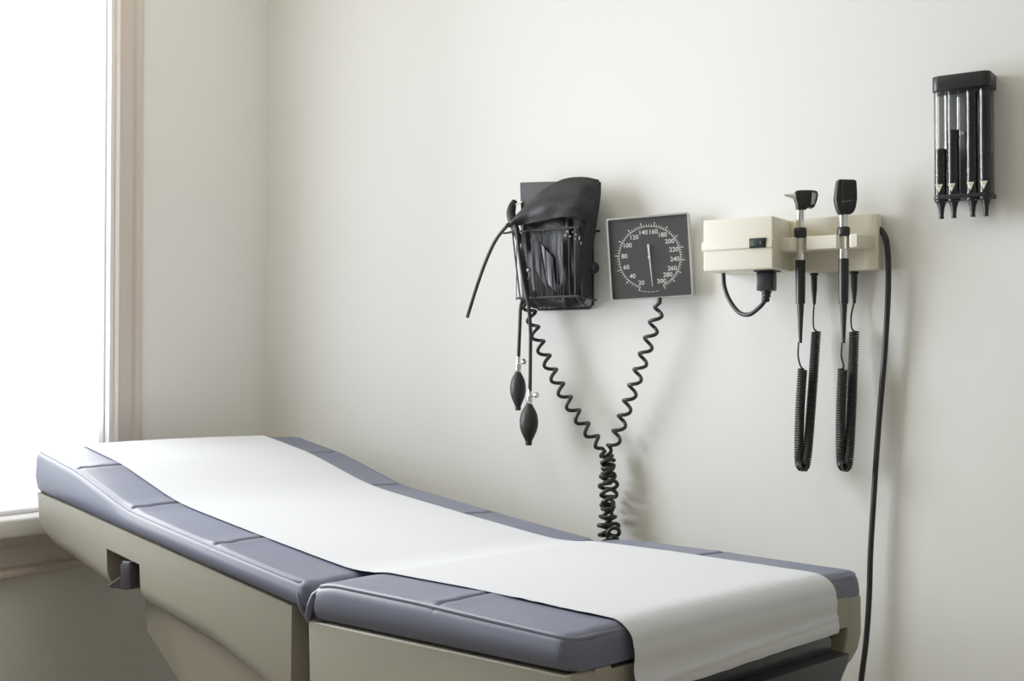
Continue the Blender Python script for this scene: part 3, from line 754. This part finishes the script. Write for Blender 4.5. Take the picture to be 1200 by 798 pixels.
OP = empty('ophthalmoscope', wp(988.5, 330, DH), 'black ophthalmoscope with tall tapered head, in the right cradle of the cream unit', 'ophthalmoscope')
rows = [('neck', 250, 267, 5.2, 5.0, M['chrome']), ('collar', 266, 277, 7.6, 7.4, M['black']), ('handle_sleeve', 277, 304, 5.0, 5.0, M['chrome']),
        ('handle_grip', 303, 356, 5.9, 5.5, M['black']), ('strain_relief', 355.5, 402, 4.2, 2.0, M['rubber'])]
handle(OP, 988.5, DH, 250, rows)
hm = head_frame(990, 232, DH, R(16))
hp = [pxl(*p, 990, 232) for p in [(980.5, 212.5), (983, 210.8), (1000, 211.2), (1002.5, 213), (1003.2, 225), (1003.2, 234), (1001.5, 244), (999, 249), (996, 251), (984, 252), (981.5, 249), (979, 242), (977.6, 234), (978.4, 226)]]
shape(hp, -.010, .010, .004, hm).build('head', M['black'], OP)
shape([pxl(*p, 990, 232) for p in [(985.5, 213), (1000, 213.5), (1001.2, 226), (1001, 236), (998, 246), (987, 247.5), (985, 238), (984.5, 226)]], .0095, .0125, .0022, hm).build('face_plate', M['black'], OP)
ap_ = hm @ Vector((-.004, .007, .0120))
MB().lathe([(0, .0036), (.0012, .0036), (.0014, .0024)], ap_, hm.to_3x3() @ Vector((0, 0, 1)), 16).build('aperture', M['lens'], OP)
lm = MB()
for k2, (a, b, w2) in enumerate(((-3, -5.0, 5), (2, -4.2, 5), (6.2, -3.6, 2.2))):
    lm.box((a*u-w2*u/2.4, b*u-.0007, .0122), (a*u+w2*u/2.4, b*u+.0007, .0129), m=hm)
lm.build('faint_print', M['glyph'], OP)
MB().lathe([(-.0035, .0095), (-.003, .0105), (.003, .0105), (.0035, .0095)], hm @ Vector((-.0100, -.006, .001)), hm.to_3x3() @ Vector((0, 0, 1)), 24).build('focus_wheel', M['rubber'], OP)
lead(OP, (986.5, 401), wp(1001, 320, .018), (987.5, 432), (989.5, 548), (1001, 388), DH)

# ------------------------------------------------------------------ specula dispenser
DD = .055
cx0, cx1 = wp(1090.5, 100, DD).x, wp(1160, 100, DD).x
cz1, cz0 = wp(1125, 85.5, DD).z, wp(1125, 103.5, DD).z
bz1, bz0 = wp(1125, 226.5, DD).z, wp(1125, 231.5, DD).z
SD = empty('specula_dispenser', Vector(((cx0+cx1)/2, D, bz0)), 'wall dispenser with four clear tubes under a black cap, hanging high at right', 'specula dispenser')
def plan(x0, x1, yf, yb, r):
    return [(x0, yb), (x0, yf+r)] + [(x0+r-r*math.cos(R(a)), yf+r-r*math.sin(R(a))) for a in (22, 45, 68)] + [(x0+r, yf), (x1-r, yf)] + [(x1-r+r*math.sin(R(a)), yf+r-r*math.cos(R(a))) for a in (22, 45, 68)] + [(x1, yf+r), (x1, yb)]
MB().prism(plan(cx0, cx1, D-DD, D, .014), cz0, cz1, 'xy', bev=.002).build('cap', M['black'], SD)
MB().prism(plan(cx0+.001, cx1-.001, D-DD+.004, D, .012), bz0, bz1, 'xy', bev=.0015).build('bottom_plate', M['black'], SD)
MB().box((cx0+.004, D-.012, bz1-.002), (cx1-.004, D-.001, cz0+.002), .001, 1).build('backplate', M['plate'], SD)
ty = D-.035; tr = .0122
Wd = cx1-cx0
cent = [wp(p, 170, .035).x for p in (1101, 1117.3, 1139.3, 1158.5)]
cent[0] = max(cent[0], cx0+tr+.001); cent[3] = min(cent[3], cx1-tr-.0005)
for i, x in enumerate(cent):
    ring = [(tr*math.cos(R(15*k)), tr*math.sin(R(15*k))) for k in range(24)]
    inn = [(a*.9, b*.9) for a, b in ring]
    t_ = MB().loft([[(x+a, ty+b, bz1) for a, b in ring], [(x+a, ty+b, cz0) for a, b in ring]], cap=False)
    t_.build('tube', M['acrylic'], SD)
    MB().lathe([(0, .0125), (.004, .0120), (.006, .0088), (.016, .0058), (.030, .0042), (.032, .0042), (.0335, .0050), (.036, .0048)], (x, ty, bz0+.001), (0, 0, -1), 18).build('nozzle', M['black'], SD)
    zt3 = wp(0+1120, 214.5, .05).z
    lab = MB().prism([(x-.0078, zt3), (x+.0062, zt3), (x-.0008, zt3-.0155)], ty-tr-.0018, ty-tr-.0004, 'xz', bev=.0004).build('arrow_label', M['tag'], SD)
    MB().prism([(x-.0035, zt3-.003), (x+.0024, zt3-.003), (x-.0006, zt3-.0058)], ty-tr-.0022, ty-tr-.0016, 'xz').build('label_print', M['tagmark'], lab)
    ft = {0: 172, 1: 150.5, 2: 106, 3: 106}[i]
    ftz = min(wp(1110+10*i, ft, .035).z, cz0-.002)
    nseg = int((ftz-bz1)/.0042); pr = []
    for s_ in range(nseg):
        z = .0042*s_; pr += [(z, .0094), (z+.0034, .0104), (z+.0036, .0098)]
    MB_ = MB().lathe(pr, (x, ty, bz1+.0005), (0, 0, 1), 20)
    so = MB_.build('ear_specula', M['specula'])
    so.data.transform(Matrix.Translation((-x, -ty, -bz1))); so.location = (x, ty, bz1)
    tag(so, ['lowest stack of nested black ear specula, in leftmost clear tube of the dispenser', 'half-height stack of nested black ear specula, in second clear tube beside the screw',
             'full stack of nested black ear specula, in third clear tube right of the screw', 'full stack of nested black ear specula, in rightmost clear tube of the dispenser'][i], 'ear specula', 'stacks of specula in the wall dispenser', 'stuff')
scx = wp(1127.5, 157, .014).x
scz = wp(1127.5, 157, .014).z
MB().lathe([(0, .0058), (.002, .0056), (.0032, .004)], (scx, D-.012, scz), (0, -1, 0), 16).build('screw', M['steel'], SD)

# ------------------------------------------------------------------ daylight, ceiling lamp (out of frame) and added fill
def area(name, loc, rot, sx, sy, power, col):
    l = bpy.data.lights.new(name, 'AREA'); l.shape = 'RECTANGLE'; l.size = sx; l.size_y = sy; l.energy = power; l.color = col
    o = bpy.data.objects.new(name, l); C.objects.link(o); o.location = loc; o.rotation_euler = rot; return o
area('daylight', (XL-.050, (wy0+wy1)/2, (.95+wz1)/2), (0, R(-90), 0), wz1-.95-.04, wy1-wy0-.06, 63, (.935, .965, 1.0))
area('ceiling_fill', (-1.65, 1.3, ZC-.02), (0, 0, 0), .9, .9, 7, (1.0, .92, .74))  # the room's warm ceiling lamp
area('ceiling_fill', (.2, -.8, ZC-.02), (0, 0, 0), 1.2, .9, 4, (1.0, .90, .66))  # added fill with no known lamp there, brightens the left wall
w = bpy.data.worlds.new('sky'); bpy.context.scene.world = w; w.use_nodes = True
nt = w.node_tree; bg = nt.nodes['Background']
bg.inputs['Color'].default_value = (.97, .985, 1, 1); bg.inputs['Strength'].default_value = 2.2

sc = bpy.context.scene
sc.view_settings.view_transform = 'Standard'; sc.view_settings.look = 'None'; sc.view_settings.exposure = 0.17
vs_ = sc.view_settings; vs_.use_curve_mapping = True          # soft photographic shoulder
cmap = vs_.curve_mapping; cmap.extend = 'EXTRAPOLATED'; c3 = cmap.curves[3]
c3.points[0].location = (0, 0); c3.points[1].location = (1.0, .80)
c3.points.new(.35, .37); c3.points.new(.65, .61); c3.points.new(.12, .128)
cmap.update()
sc.cycles.max_bounces = 10; sc.cycles.diffuse_bounces = 6; sc.cycles.transparent_max_bounces = 16
sc.cycles.use_denoising = True
